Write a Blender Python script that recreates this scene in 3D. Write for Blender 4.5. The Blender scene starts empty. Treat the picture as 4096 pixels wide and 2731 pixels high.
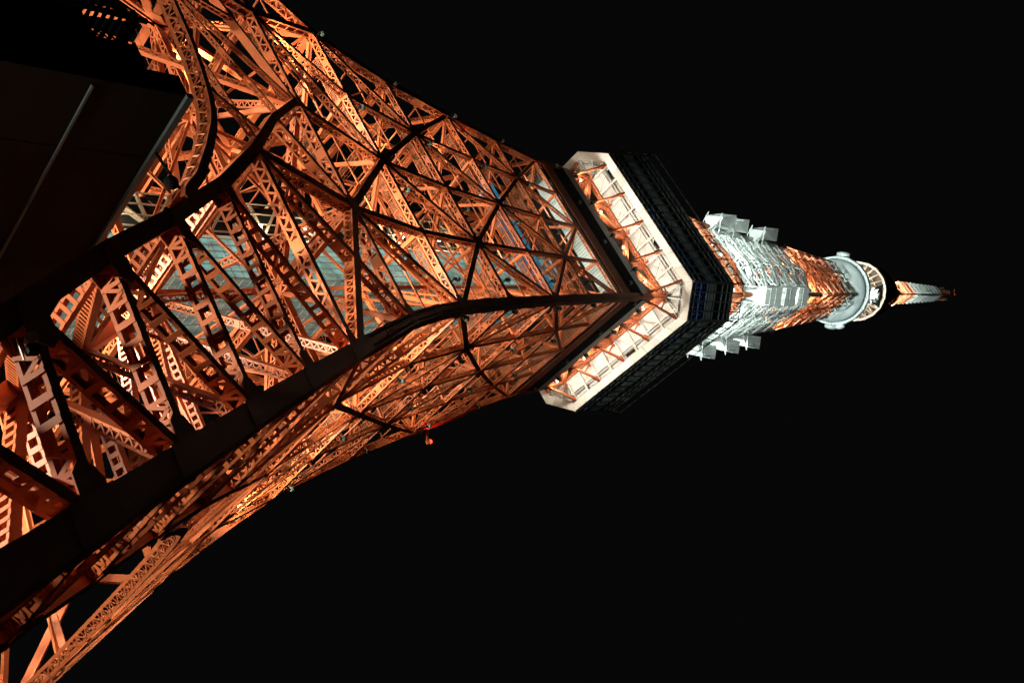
import bpy, math, random
from mathutils import Vector, Matrix
random.seed(7)
V = Vector
SC = bpy.context.scene
COL = SC.collection

# ------------------------------------------------------------------ camera
YAW, PITCH, ROLL, FPX = -0.572419244, 0.890487083, -0.0483619421, 3750.0
CAMP = V((50.6935, -63.1612, 1.6))
cy, sy, cp, sp = math.cos(YAW), math.sin(YAW), math.cos(PITCH), math.sin(PITCH)
fwd = V((sy * cp, cy * cp, sp)); rgt = V((cy, -sy, 0)); upv = rgt.cross(fwd)
cr, sr = math.cos(ROLL), math.sin(ROLL)
r2 = cr * rgt + sr * upv; u2 = -sr * rgt + cr * upv
cam_d = bpy.data.cameras.new('camera'); cam = bpy.data.objects.new('camera', cam_d); COL.objects.link(cam)
X, Y, Zc = u2, -r2, -fwd
cam.matrix_world = Matrix(((X.x, Y.x, Zc.x, CAMP.x), (X.y, Y.y, Zc.y, CAMP.y), (X.z, Y.z, Zc.z, CAMP.z), (0, 0, 0, 1)))
cam_d.sensor_width = 36; cam_d.sensor_fit = 'HORIZONTAL'; cam_d.lens = 36 * FPX / 4096
cam_d.clip_start = 0.5; cam_d.clip_end = 3000
SC.camera = cam

# ------------------------------------------------------------------ night sky, exposure
wd_ = bpy.data.worlds.new('World'); SC.world = wd_; wd_.use_nodes = True
bg = wd_.node_tree.nodes['Background']; bg.inputs[0].default_value = (1.0, 1.0, 1.0, 1); bg.inputs[1].default_value = 0.002
SC.view_settings.view_transform = 'Standard'; SC.view_settings.look = 'None'
SC.view_settings.exposure = 0; SC.view_settings.gamma = 1; SC.view_settings.use_curve_mapping = False
SC.cycles.use_denoising = True
SC.cycles.max_bounces = 4; SC.cycles.diffuse_bounces = 2; SC.cycles.glossy_bounces = 2; SC.cycles.transmission_bounces = 2
SC.cycles.sample_clamp_indirect = 4

# ------------------------------------------------------------------ materials
def nodemat(name):
    m = bpy.data.materials.new(name); m.use_nodes = True
    nt = m.node_tree; return m, nt, nt.nodes['Principled BSDF']
def paint(name, base, rough=0.5, var=0.25, dirt=(0.12, 0.06, 0.03), scale=0.6, metallic=0.0, spec=0.4):
    m, nt, b = nodemat(name)
    tc = nt.nodes.new('ShaderNodeTexCoord')
    n1 = nt.nodes.new('ShaderNodeTexNoise'); n1.inputs['Scale'].default_value = scale; n1.inputs['Detail'].default_value = 6
    n2 = nt.nodes.new('ShaderNodeTexNoise'); n2.inputs['Scale'].default_value = scale * 9; n2.inputs['Detail'].default_value = 4
    nt.links.new(tc.outputs['Object'], n1.inputs['Vector']); nt.links.new(tc.outputs['Object'], n2.inputs['Vector'])
    mx = nt.nodes.new('ShaderNodeMixRGB'); mx.blend_type = 'MIX'
    rp = nt.nodes.new('ShaderNodeValToRGB'); rp.color_ramp.elements[0].position = 0.5; rp.color_ramp.elements[1].position = 0.78
    rp.color_ramp.elements[0].color = (0, 0, 0, 1); rp.color_ramp.elements[1].color = (var, var, var, 1)
    nt.links.new(n2.outputs[0], rp.inputs[0]); nt.links.new(rp.outputs[0], mx.inputs[0])
    hv = nt.nodes.new('ShaderNodeHueSaturation'); hv.inputs['Color'].default_value = (*base, 1)
    mr = nt.nodes.new('ShaderNodeMapRange'); mr.inputs[3].default_value = 0.75; mr.inputs[4].default_value = 1.2
    nt.links.new(n1.outputs[0], mr.inputs[0])
    oi = nt.nodes.new('ShaderNodeObjectInfo'); m2 = nt.nodes.new('ShaderNodeMapRange'); m2.inputs[3].default_value = .78; m2.inputs[4].default_value = 1.15
    m3 = nt.nodes.new('ShaderNodeMath'); m3.operation = 'MULTIPLY'
    nt.links.new(oi.outputs['Random'], m2.inputs[0]); nt.links.new(m2.outputs[0], m3.inputs[0]); nt.links.new(mr.outputs[0], m3.inputs[1]); nt.links.new(m3.outputs[0], hv.inputs['Value'])
    nt.links.new(hv.outputs[0], mx.inputs[1]); mx.inputs[2].default_value = (*dirt, 1)
    nt.links.new(mx.outputs[0], b.inputs['Base Color'])
    b.inputs['Roughness'].default_value = rough; b.inputs['Metallic'].default_value = metallic
    b.inputs['Specular IOR Level'].default_value = spec
    return m
def emit(name, col, s):
    m, nt, b = nodemat(name); b.inputs['Base Color'].default_value = (*col, 1)
    b.inputs['Emission Color'].default_value = (*col, 1); b.inputs['Emission Strength'].default_value = s
    return m
ORANGE = paint('orange steel paint', (0.60, 0.16, 0.058), 0.5, 0.3, (0.2, 0.06, 0.03))
WHITE = paint('white steel paint', (0.72, 0.76, 0.72), 0.5, 0.25, (0.35, 0.36, 0.32))
CREAM = paint('cream soffit paint', (0.80, 0.77, 0.72), 0.6, 0.25, (0.42, 0.34, 0.25), 0.5)
GREYM = paint('grey dirty paint', (0.5, 0.53, 0.52), 0.6, 0.35, (0.12, 0.13, 0.13), 0.35)
BOWLM = paint('bowl paint', (0.62, 0.70, 0.69), 0.55, 0.2, (0.2, 0.24, 0.24), 0.3)
TEALP = paint('pale blue trim', (0.10, 0.155, 0.175), 0.5, 0.15, (0.15, 0.2, 0.2))
TANM = paint('tan ceiling', (0.13, 0.08, 0.05), 0.45, 0.4, (0.06, 0.04, 0.03), 0.25)
DARKM = paint('dark steel', (0.013, 0.013, 0.013), 0.85, 0.3, (0.01, 0.01, 0.01), 0.6, 0.0, 0.05)
BRONZE = paint('bronze cladding', (0.36, 0.29, 0.21), 0.45, 0.4, (0.10, 0.08, 0.06), 0.5, 0.1)
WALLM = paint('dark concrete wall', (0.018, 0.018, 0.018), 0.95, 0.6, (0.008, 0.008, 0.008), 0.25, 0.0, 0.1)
MULL = paint('dark window frame', (0.20, 0.24, 0.24), 0.4, 0.2, (0.02, 0.02, 0.02), 0.6, 0.1)
POSTM = paint('black window post', (0.06, 0.075, 0.075), 0.4, 0.2, (0.02, 0.02, 0.02))
GLOBE = paint('frosted globe', (0.20, 0.29, 0.29), 0.25, 0.1, (0.1, 0.12, 0.12), 2.0, 0, 0.6)
GRATE = paint('walkway grating', (0.30, 0.13, 0.07), 0.6, 0.3, (0.1, 0.05, 0.03))
ASPH = paint('asphalt', (0.05, 0.05, 0.05), 0.9, 0.3, (0.02, 0.02, 0.02), 0.2)
def glassy(name, col, rough, spec=0.6, metallic=0.0):
    m, nt, b = nodemat(name); b.inputs['Base Color'].default_value = (*col, 1)
    b.inputs['Roughness'].default_value = rough; b.inputs['Specular IOR Level'].default_value = spec; b.inputs['Metallic'].default_value = metallic
    tc = nt.nodes.new('ShaderNodeTexCoord'); n = nt.nodes.new('ShaderNodeTexNoise'); n.inputs['Scale'].default_value = 1.2
    bp = nt.nodes.new('ShaderNodeBump'); bp.inputs['Strength'].default_value = 0.12; bp.inputs['Distance'].default_value = 0.05
    nt.links.new(tc.outputs['Object'], n.inputs['Vector']); nt.links.new(n.outputs[0], bp.inputs['Height']); nt.links.new(bp.outputs[0], b.inputs['Normal'])
    return m
DGLASS = glassy('dark deck glass', (0.006, 0.008, 0.009), 0.08, 0.5)
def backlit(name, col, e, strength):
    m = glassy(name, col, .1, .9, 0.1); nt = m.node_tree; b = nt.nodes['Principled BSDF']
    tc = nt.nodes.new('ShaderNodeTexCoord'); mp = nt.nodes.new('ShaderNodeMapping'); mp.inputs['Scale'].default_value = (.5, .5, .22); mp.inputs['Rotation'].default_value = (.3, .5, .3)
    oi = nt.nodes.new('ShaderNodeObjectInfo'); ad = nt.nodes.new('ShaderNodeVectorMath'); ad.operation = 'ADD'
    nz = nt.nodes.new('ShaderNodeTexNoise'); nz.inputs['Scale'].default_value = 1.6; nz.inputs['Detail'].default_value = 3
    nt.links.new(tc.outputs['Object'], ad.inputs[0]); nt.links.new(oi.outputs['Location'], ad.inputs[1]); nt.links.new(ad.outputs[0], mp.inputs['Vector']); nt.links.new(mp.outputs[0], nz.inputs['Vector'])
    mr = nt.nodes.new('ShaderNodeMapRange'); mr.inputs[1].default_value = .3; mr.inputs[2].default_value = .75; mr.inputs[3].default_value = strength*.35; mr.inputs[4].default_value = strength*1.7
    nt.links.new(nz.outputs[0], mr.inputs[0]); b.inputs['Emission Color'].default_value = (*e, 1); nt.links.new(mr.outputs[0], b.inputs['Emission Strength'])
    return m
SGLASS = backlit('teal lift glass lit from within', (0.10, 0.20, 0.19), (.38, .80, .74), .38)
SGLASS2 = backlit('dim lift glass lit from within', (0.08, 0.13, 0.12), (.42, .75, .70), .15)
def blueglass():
    m, nt, b = nodemat('translucent blue sheet with added glow')
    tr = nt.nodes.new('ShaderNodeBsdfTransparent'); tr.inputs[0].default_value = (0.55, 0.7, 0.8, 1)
    b.inputs['Base Color'].default_value = (0.04, 0.16, 0.30, 1); b.inputs['Roughness'].default_value = 0.15; b.inputs['Emission Color'].default_value = (.05, .33, .58, 1); b.inputs['Emission Strength'].default_value = .2  # emission puts a glow into the sheet, standing for light behind it
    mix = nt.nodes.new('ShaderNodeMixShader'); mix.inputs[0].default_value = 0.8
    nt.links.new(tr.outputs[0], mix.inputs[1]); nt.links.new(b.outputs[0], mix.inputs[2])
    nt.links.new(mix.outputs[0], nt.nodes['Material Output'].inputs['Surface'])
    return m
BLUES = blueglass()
SOFW = paint('corrugated soffit', (0.62, 0.70, 0.67), 0.5, 0.5, (0.15, 0.16, 0.15), 0.8)
LITW = emit('lit warm globe', (1.0, 0.85, 0.62), 3.0)
LITC = emit('lit lens', (1.0, 0.95, 0.85), 10.0)
REDL = emit('red lamp', (1.0, 0.03, 0.01), 8.0)
BLUEL = emit('blue led', (0.03, 0.14, 1.0), 0.13)

# ------------------------------------------------------------------ mesh helpers
class MB:
    def __init__(s): s.v = []; s.f = []
    def box(s, c, a, b, d):
        i = len(s.v)
        for sa in (-1, 1):
            for sb in (-1, 1):
                for sd in (-1, 1): s.v.append(c + sa * a + sb * b + sd * d)
        s.f += [(i, i+1, i+3, i+2), (i+4, i+6, i+7, i+5), (i, i+4, i+5, i+1), (i+2, i+3, i+7, i+6), (i, i+2, i+6, i+4), (i+1, i+5, i+7, i+3)]
    def bar(s, p, q, a, ha, hb):
        """box from p to q; a = direction of the first half width"""
        t = q - p; L = t.length
        if L < 1e-6: return
        t = t / L; a = a - a.dot(t) * t
        if a.length < 1e-5: a = V((1, 0, 0)) if abs(t.x) < .9 else V((0, 1, 0)); a = a - a.dot(t) * t
        a.normalize(); b = t.cross(a)
        s.box((p + q) / 2, t * (L / 2), a * ha, b * hb)
    def aabb(s, x0, x1, y0, y1, z0, z1):
        s.box(V(((x0+x1)/2, (y0+y1)/2, (z0+z1)/2)), V(((x1-x0)/2, 0, 0)), V((0, (y1-y0)/2, 0)), V((0, 0, (z1-z0)/2)))
    def prism(s, poly, ext):
        i = len(s.v); n = len(poly)
        s.v += [p - ext / 2 for p in poly] + [p + ext / 2 for p in poly]
        s.f.append(tuple(i + k for k in reversed(range(n)))); s.f.append(tuple(i + n + k for k in range(n)))
        for k in range(n): s.f.append((i+k, i+(k+1) % n, i+n+(k+1) % n, i+n+k))
    def tube(s, p, q, r, seg=8, r2=None):
        r2 = r if r2 is None else r2; t = (q - p).normalized()
        a = t.orthogonal().normalized(); b = t.cross(a); i = len(s.v)
        for pt, rr in ((p, r), (q, r2)):
            for k in range(seg):
                an = 2 * math.pi * k / seg; s.v.append(pt + rr * (math.cos(an) * a + math.sin(an) * b))
        for k in range(seg): s.f.append((i+k, i+(k+1) % seg, i+seg+(k+1) % seg, i+seg+k))
        s.f.append(tuple(i+k for k in reversed(range(seg)))); s.f.append(tuple(i+seg+k for k in range(seg)))
    def loft(s, rings, cap=True, close=True):
        i = len(s.v); n = len(rings[0])
        for r in rings: s.v += r
        for j in range(len(rings)-1):
            for k in range(n if close else n-1):
                s.f.append((i+j*n+k, i+j*n+(k+1) % n, i+(j+1)*n+(k+1) % n, i+(j+1)*n+k))
        if cap:
            s.f.append(tuple(i+k for k in reversed(range(n)))); s.f.append(tuple(i+(len(rings)-1)*n+k for k in range(n)))
    def sphere(s, c, r, seg=14, rings=9, sq=1.0):
        rr = []
        for j in range(rings):
            th = math.pi * (j + .02) / (rings - .96)
            rr.append([c + V((r*math.sin(th)*math.cos(2*math.pi*k/seg), r*math.sin(th)*math.sin(2*math.pi*k/seg), -sq*r*math.cos(th))) for k in range(seg)])
        s.loft(rr)
    def mesh(s, name, mat):
        me = bpy.data.meshes.new(name); me.from_pydata([tuple(p) for p in s.v], [], s.f); me.materials.append(mat); me.update(); return me
    def build(s, name, mat, parent=None, smooth=False):
        me = s.mesh(name, mat)
        if smooth:
            for p in me.polygons: p.use_smooth = True
        return obj(name, me, parent)
def obj(name, data, parent=None):
    o = bpy.data.objects.new(name, data); COL.objects.link(o); o.parent = parent; return o
def tag(o, label, cat, group=None):
    o['label'] = label; o['category'] = cat
    if group: o['group'] = group
    return o
def thing(name, label, cat, loc=(0, 0, 0), group=None):
    o = obj(name, None); o.location = loc; o.empty_display_size = 0.5
    return tag(o, label, cat, group)
def copy_tree(o, parent):
    c = o.copy(); COL.objects.link(c); c.parent = parent
    for ch in list(o.children): copy_tree(ch, c)
    return c
def rot4(objs, parent):
    for o in objs:
        for k in (1, 2, 3):
            c = copy_tree(o, parent); c.rotation_euler = (0, 0, k * math.pi / 2)

# ------------------------------------------------------------------ ground and the building under the tower
g = MB(); g.aabb(-900, 900, -900, 900, -1, 0); go = g.build('ground', ASPH); go['kind'] = 'structure'

bld = thing('foot_building', 'dark low building under the tower legs with pale blue roof edging', 'building', (0, 0, 0))
YB0, YB1 = -39.8, 34.0
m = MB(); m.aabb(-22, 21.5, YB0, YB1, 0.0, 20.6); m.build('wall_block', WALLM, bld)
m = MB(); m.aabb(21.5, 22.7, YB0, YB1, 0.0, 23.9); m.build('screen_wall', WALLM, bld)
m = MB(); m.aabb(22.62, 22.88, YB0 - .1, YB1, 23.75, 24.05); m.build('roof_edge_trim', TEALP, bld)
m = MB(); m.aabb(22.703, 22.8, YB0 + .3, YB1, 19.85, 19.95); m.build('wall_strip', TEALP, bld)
for k in range(9):
    m = MB(); y = -36 + k * 7.6; m.aabb(22.7, 22.72, y, y + .05, 0, 23.5); m.build('wall_joint', DARKM, bld)
m = MB()
for zz in (16.2, 12.6, 9.0, 5.4): m.aabb(22.701, 22.73, YB0 + .5, YB1, zz, zz + .06)
m.build('cladding_seam', DARKM, bld)
# open steel stair on the front of the building
stair = thing('outside_stair', 'black steel stair with slatted treads and railings beside dark building', 'stair', (18.6, YB0 - 1.3, 0))
def sb(name, fn):
    mm = MB(); fn(mm); return mm.build(name, DARKM, stair)
for k in range(30):
    sb('tread', lambda q, k=k: q.aabb(-2.6 + .18 * k, -2.36 + .18 * k, -.8, .8, 15.0 + k * .2, 15.04 + k * .2))
sb('stringer', lambda q: [q.bar(V((-2.7, s, 14.9)), V((2.9, s, 21.0)), V((0, 1, 0)), .04, .16) for s in (-.85, .85)])
sb('railing', lambda q: [q.bar(V((-2.7, s, 15.0 + h)), V((2.9, s, 21.1 + h)), V((0, 1, 0)), .025, .025) for s in (-.85, .85) for h in (.35, .7, 1.05)])
sb('landing', lambda q: (q.aabb(2.4, 3.0, -1.0, 1.0, 20.95, 21.1), [q.aabb(2.9 + .4 * i, 2.95 + .4 * i, -1.0, -.95, 21.1, 22.2) for i in range(1)]))
for px, py in ((-2.7, -.9), (-2.7, .9), (2.8, -.9), (2.8, .9)):
    sb('post', lambda q: q.aabb(px - .08, px + .08, py - .08, py + .08, 0, 21.5))
hut = thing('plant_hut', 'black boxy plant housing at the roof corner of dark building', 'housing', (20.6, YB0 + .6, 20.6))
m = MB(); m.aabb(-.35, .85, -.7, 2.6, 0.0, 1.6); m.build('casing', DARKM, hut)
m = MB(); m.aabb(-.4, .88, -.8, 2.7, 1.6, 1.7); m.build('lid', DARKM, hut)
for k in range(5):
    m = MB(); m.bar(V((-.25, -.72, .3 + .26 * k)), V((.7, -.72, .3 + .26 * k)), V((0, 0, 1)), .06, .03); m.build('louvre', MULL, hut)

# ------------------------------------------------------------------ tower geometry
ZW = [(0, 48.6), (10, 43.2), (17.6, 39.2), (25.1, 35.2), (39.9, 27.7), (51.9, 21.8), (58, 19.4), (65.3, 17.1), (74, 15.4), (85.4, 13.8), (95, 12.55), (104, 11.5), (117, 10.7), (128, 9.8),
      (151, 8.05), (160, 7.4), (189, 6.15), (207, 5.25), (217, 4.75), (222, 4.4), (240, 3.4), (254, 2.7)]
def lerp(tab, z):
    if z <= tab[0][0]: return tab[0][1]
    for (a, b), (c, d) in zip(tab, tab[1:]):
        if z <= c: return b + (d - b) * (z - a) / (c - a)
    return tab[-1][1]
def w(z): return lerp(ZW, z)
ZI = [(0, 46.2), (9, 38.6), (13, 35.1), (17.8, 30.9), (23.3, 26.4), (29.7, 20.9), (36.4, 14.4), (43.3, 7.0), (50.6, 0.0)]
def inn(z): return lerp(ZI, z)
def FA(fx, z): return V((fx * w(z), -w(z), z))
def nA(z):
    d = (w(z + 1) - w(z - 1)) / 2      # dy/dz of face = -d
    return V((0, -1, -d)).normalized()
tower = thing('lattice_tower', 'tall orange and white lattice steel tower lit from inside against black sky', 'tower')

def lowside(s): return (-1 if s.z > 0 else 1)
def girder(name, p, q, n, wd, dp, mat=None, lace='zig', child=True, bw=.15, sep=False, fl=.2):
    mat = mat or ORANGE
    t = (q - p); L = t.length; t = t / L; n = (n - n.dot(t) * t).normalized(); s = t.cross(n)
    a = MB(); b = MB(); th = .045; fl = min(fl, dp * (.15 if lace == 'zig' else .12))
    for k in (-1, 1):
        o = n * k * (dp / 2 - th / 2)
        a.bar(p + o, q + o, n, th / 2, wd / 2)
        for j in (-1, 1):
            o = n * k * (dp / 2 - th - fl / 2) + s * j * (wd / 2 - .02)
            a.bar(p + o, q + o, n, fl / 2, .02)
    e = min(L * .1, dp * .8)
    for j in (-1, 1):
        o = s * j * (wd / 2 + .012)
        for c0, c1 in ((p + t * dp * .2, p + t * e), (q - t * e, q - t * dp * .2)):
            a.bar(c0 + o, c1 + o, n, dp / 2 - .004, .015)
    rung = []
    hn = dp / 2 - th - fl * .45
    if lace == 'zig':
        step = dp * .6; N = max(2, int((L - 2 * e) / step)); step = (L - 2 * e) / N
        plate_at = {N // 2} if N > 12 else set()
        for j in (-1, 1):
            o = s * j * (wd / 2 + .012)
            if j != lowside(s) and abs(s.z) > .25:
                for i in range(2, N, 5):
                    cc = p + t * (e + i * step) + o; b.bar(cc - n * (dp / 2 - .006), cc + n * (dp / 2 - .006), t, .1, .011)
                continue
            for i in range(N):
                sg = 1 if i % 2 else -1
                c0 = p + t * (e + i * step) + n * sg * hn + o; c1 = p + t * (e + (i + 1) * step) - n * sg * hn + o
                if i in plate_at or (i + 1) in plate_at:
                    if i in plate_at:
                        cc = p + t * (e + i * step) + o; b.bar(cc - t * step * .9, cc + t * step * .9, n, dp / 2 - .004, .012)
                    continue
                b.bar(c0, c1, n.cross(s) * 1.0 + n * .001, bw * min(1, dp / .8) / 2, .008)
    elif lace == 'ladder':
        step = dp * .95; N = max(6, int((L - 2 * e) / step)); step = (L - 2 * e) / N
        for j in (-1, 1):
            o = s * j * (wd / 2 + .012)
            for i in range(N + 1):
                cc = p + t * (e + i * step) + o
                if i in (0, N, 1, N - 1, 2, N - 2):
                    b.bar(cc - n * (dp / 2 - .006), cc + n * (dp / 2 - .006), t, .085, .011)
                    if i in (0, N - 1, 1, N - 2):
                        b.bar(cc - n * hn, cc + t * step * .5 + n * hn, t, .07, .01); b.bar(cc + t * step * .5 + n * hn, cc + t * step - n * hn, t, .07, .01)
                else:
                    if sep and j == lowside(s): rung.append((cc - n * (dp / 2 - .006), cc + n * (dp / 2 - .006), t, s))
                    elif j == lowside(s) or i % 2: b.bar(cc - n * (dp / 2 - .006), cc + n * (dp / 2 - .006), t, .12, .011)
    G = a.build(name, mat, tower)
    if b.v:
        lo = b.build('lacing', mat, G); lo['kind'] = 'stuff'
    for (c0, c1, tt, ss) in rung:
        mm = MB(); mm.bar(c0, c1, tt, .12, .011); mm.build('batten_plate', mat, G)
    return G

# ---- one face (repeated on four sides)
Z = [51.4, 64.3, 75.1, 85.4, 94.8, 103.6]
def siz(z): return max(.46, min(.86, .86 - (z - 52) * .0082))
FACE = []
def fg(name, a, b, k=1.0, lace='zig', wdf=.88):
    (fx0, z0), (fx1, z1) = a, b
    zm = (z0 + z1) / 2; dp = siz(zm) * k
    FACE.append(girder(name, FA(fx0, z0), FA(fx1, z1), nA(zm), dp * wdf, dp, lace=lace))
for z in Z:
    for f in (-1, -.5, 0, .5): fg('horizontal_girder', (f, z), (f + .5, z))
for r in range(5):
    for f in (-.5, 0, .5): fg('vertical_strut', (f, Z[r]), (f, Z[r+1]), .82)
    for sgn in (-1, 1):
        if r % 2 == 0:
            fg('diagonal_brace', (sgn*.5, Z[r]), (0, Z[r+1]), .92); fg('diagonal_brace', (sgn*.5, Z[r]), (sgn*1, Z[r+1]), .92)
        else:
            fg('diagonal_brace', (0, Z[r]), (sgn*.5, Z[r+1]), .92); fg('diagonal_brace', (sgn*1, Z[r]), (sgn*.5, Z[r+1]), .92)
# leg panels of the face, chord of the arch side
def PI(z, sgn=1): return V((sgn * inn(z), -w(z), z))
def PO(z, sgn=1): return V((sgn * w(z), -w(z), z))
ZL = [4.2, 8.6, 13.0, 17.8, 23.3, 29.7, 37.0]
NEAR = []
for sgn in (-1, 1):
    for k, z in enumerate(ZL):
        o = girder('leg_strut', PI(z, sgn), PO(z, sgn), nA(z), .42 if z < 36 else .7, .78, lace='ladder' if z < 36 else 'zig', sep=(sgn > 0 and k >= 2))
        FACE.append(o)
        if k < len(ZL) - 1:
            FACE.append(girder('leg_diagonal', PI(z, sgn), PO(ZL[k+1], sgn), nA(z), .42, .78, lace='ladder', sep=(sgn > 0 and k >= 2)))
    zi = 36.6
    FACE.append(girder('vertical_strut', PI(zi, sgn), FA(sgn*.5, Z[0]), nA(44), .8, .85))
    FACE.append(girder('diagonal_brace', PI(zi, sgn), FA(sgn, Z[0]), nA(44), .75, .85))
    FACE.append(girder('diagonal_brace', PO(37.6, sgn), FA(sgn*.5, Z[0]), nA(44), .72, .82))
    FACE.append(girder('diagonal_brace', PI(43.4, sgn), FA(sgn*.5, Z[0]), nA(46), .72, .82))
    # inner chord: solid box along the arch-side edge of the leg
    mm = MB(); rings = []
    zs = [0.3, 4, 9, 13, 17.8, 23.3, 29.7, 36.4, 43.3, 50.9]
    for z in zs:
        c = PI(z, sgn); h = .38 if z < 40 else .33
        d = (PI(z + .5, sgn) - PI(z - .5, sgn)).normalized(); n = nA(z); n = (n - n.dot(d) * d).normalized(); s_ = d.cross(n)
        rings.append([c + n*h + s_*h, c - n*h + s_*h, c - n*h - s_*h, c + n*h - s_*h])
    mm.loft(rings); FACE.append(mm.build('inner_chord', ORANGE, tower))
# arch rib: curved box lattice
AR = [(-24.6, 25.0), (-22.0, 27.2), (-18.6, 29.7), (-14.7, 32.2), (-11, 33.6), (-6.6, 34.5), (0, 34.9), (6.6, 34.5), (11, 33.6), (14.7, 32.2), (18.6, 29.7), (22.0, 27.2), (24.6, 25.0)]
def spl(tab, x):
    tab = [tab[0]] + tab + [tab[-1]]
    for i in range(1, len(tab) - 2):
        if tab[i][0] <= x <= tab[i+1][0]:
            u = (x - tab[i][0]) / (tab[i+1][0] - tab[i][0]); a, b, c, d = tab[i-1][1], tab[i][1], tab[i+1][1], tab[i+2][1]
            return .5 * (2*b + (c-a)*u + (2*a-5*b+4*c-d)*u*u + (3*b-a-3*c+d)*u**3)
arc = []
NA_ = 72
for i in range(NA_ + 1):
    x = -24.6 + 49.2 * i / NA_; z = spl(AR, x); arc.append(V((x, -w(z), z)))
am = MB(); al = MB(); dpA, hA = .95, .55
fr = []
for i, c in enumerate(arc):
    d = (arc[min(i+1, NA_)] - arc[max(i-1, 0)]).normalized(); n = nA(c.z); n = (n - n.dot(d)*d).normalized(); s_ = d.cross(n)
    if s_.z > 0: s_ = -s_
    fr.append((c, d, n, s_))
for k in (-1, 1):
    rings = [[c + n*(k*dpA/2 - .03) + s_*hA/2, c + n*(k*dpA/2 + .03) + s_*hA/2, c + n*(k*dpA/2 + .03) - s_*hA/2, c + n*(k*dpA/2 - .03) - s_*hA/2] for c, d, n, s_ in fr]
    am.loft(rings)
    for j in (-1, 1):
        rings = [[c + n*k*(dpA/2 - .03) + s_*j*hA/2, c + n*k*(dpA/2 - .22) + s_*j*hA/2, c + n*k*(dpA/2 - .22) + s_*j*(hA/2 - .04), c + n*k*(dpA/2 - .03) + s_*j*(hA/2 - .04)] for c, d, n, s_ in fr]
        am.loft(rings)
for i in range(NA_):
    c, d, n, s_ = fr[i]; c2, d2, n2, s2 = fr[i+1]; sg = 1 if i % 2 else -1
    for j in (-1, 1):
        al.bar(c + n*sg*.3 + s_*j*(hA/2 + .01), c2 - n2*sg*.3 + s2*j*(hA/2 + .01), d, .06, .01)
        al.bar(c - n*.36 + s_*j*(hA/2 + .006), c + n*.36 + s_*j*(hA/2 + .006), d, .05, .006)
A_ = am.build('arch_rib', ORANGE, tower); al.build('lacing', ORANGE, A_)['kind'] = 'stuff'; FACE.append(A_)
# hangers from arch to inner chord / crown
for x, z1 in ((-10.6, 40.0), (10.6, 40.0), (0, 50.2)):
    z0 = spl(AR, x); FACE.append(girder('arch_hanger', V((x, -w(z0), z0)), V((x, -w(z1), z1)), nA(40), .34, .42, lace='zig'))
for x0, x1, z1 in ((0, 5.2, 45.4), (0, -5.2, 45.4), (5.6, 12.6, 38.4), (-5.6, -12.6, 38.4)):
    z0 = spl(AR, x0); FACE.append(girder('arch_hanger', V((x0, -w(z0), z0)), V((x1, -w(z1), z1)), nA(40), .34, .42, lace='zig'))
# gussets on both web planes at the nodes
def gusset(c, n, up, hx, hz, off):
    s_ = up.cross(n).normalized()
    mm = MB()
    for k in (-1, 1):
        cc = c + n * k * off
        mm.prism([cc + s_*hx*a + up*hz*b for a, b in ((-1, -.45), (-.5, -1), (.5, -1), (1, -.45), (1, .45), (.5, 1), (-.5, 1), (-1, .45))], n * .05)
    FACE.append(mm.build('gusset_plate', ORANGE, tower))
for i, z in enumerate(Z):
    n = nA(z); up = V((1, 0, 0)).cross(n).normalized()
    if up.z < 0: up = -up
    for f in (-.5, 0, .5):
        major = (i % 2 == 1) == (f == 0)
        k = siz(z); gusset(FA(f, z), n, up, (1.15 if major else .62) * k, (1.25 if major else .62) * k, k / 2 + .035)
for sgn in (-1, 1):
    for z in ZL[1:]:
        n = nA(z); up = V((1, 0, 0)).cross(n).normalized()
        if up.z < 0: up = -up
        gusset(PI(z, sgn) + V((sgn * .6, 0, .1)), n, up, .75, .62, .41)
        gusset(PO(z, sgn) + V((-sgn * .8, 0, 0)), n, up, .75, .62, .41)
    for z in Z:
        n = nA(z); up = V((1, 0, 0)).cross(n).normalized()
        if up.z < 0: up = -up
        k = siz(z); gusset(FA(sgn, z) + V((-sgn * .8 * k, 0, 0)), n, up, .9 * k, .95 * k, k / 2 + .035)
rot4(FACE, tower)

# ---- legs (solid riveted boxes)
def hleg(z): return lerp([(0, .56), (50, .56), (66, .5), (85, .44), (117, .4), (128, .4)], z)
LEG = []
mm = MB(); lc = MB()
zs = [0.2, 4, 8, 12, 16, 20, 25, 30, 35, 40, 44, 48, 52, 55, 58, 61.5, 65, 70, 75, 80, 85, 90, 95, 100, 104, 110, 117.2]
def legring(x0, x1, y0, y1):
    out = []
    for z in zs:
        h = hleg(z); c = V((w(z), -w(z), z))
        out.append([c + V((x1*h, y1*h, 0)), c + V((x0*h, y1*h, 0)), c + V((x0*h, y0*h, 0)), c + V((x1*h, y0*h, 0))])
    return out
for r_ in ((.93, 1, -1, 1), (-1, .93, -1, -.93), (-1, -.93, -.93, -.62), (-1, -.93, .62, 1), (-.93, -.62, .93, 1), (.62, .93, .93, 1)): mm.loft(legring(*r_))
leg = mm.build('leg_column', ORANGE, tower); LEG.append(leg)
z = 1.0; i = 0
while z < 116:
    h = hleg(z); h2 = hleg(z + h*1.15); z2 = z + h*1.15; sg = 1 if i % 2 else -1
    c, c2 = V((w(z), -w(z), z)), V((w(z2), -w(z2), z2))
    lc.bar(c + V((-h*.99, sg*h*.75, 0)), c2 + V((-h2*.99, -sg*h2*.75, 0)), V((1, 0, 0)), .012, .1*h/.6)
    lc.bar(c + V((sg*h*.75, h*.99, 0)), c2 + V((-sg*h2*.75, h2*.99, 0)), V((0, 1, 0)), .012, .1*h/.6)
    z = z2; i += 1
lc.build('lacing', ORANGE, leg)['kind'] = 'stuff'
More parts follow.
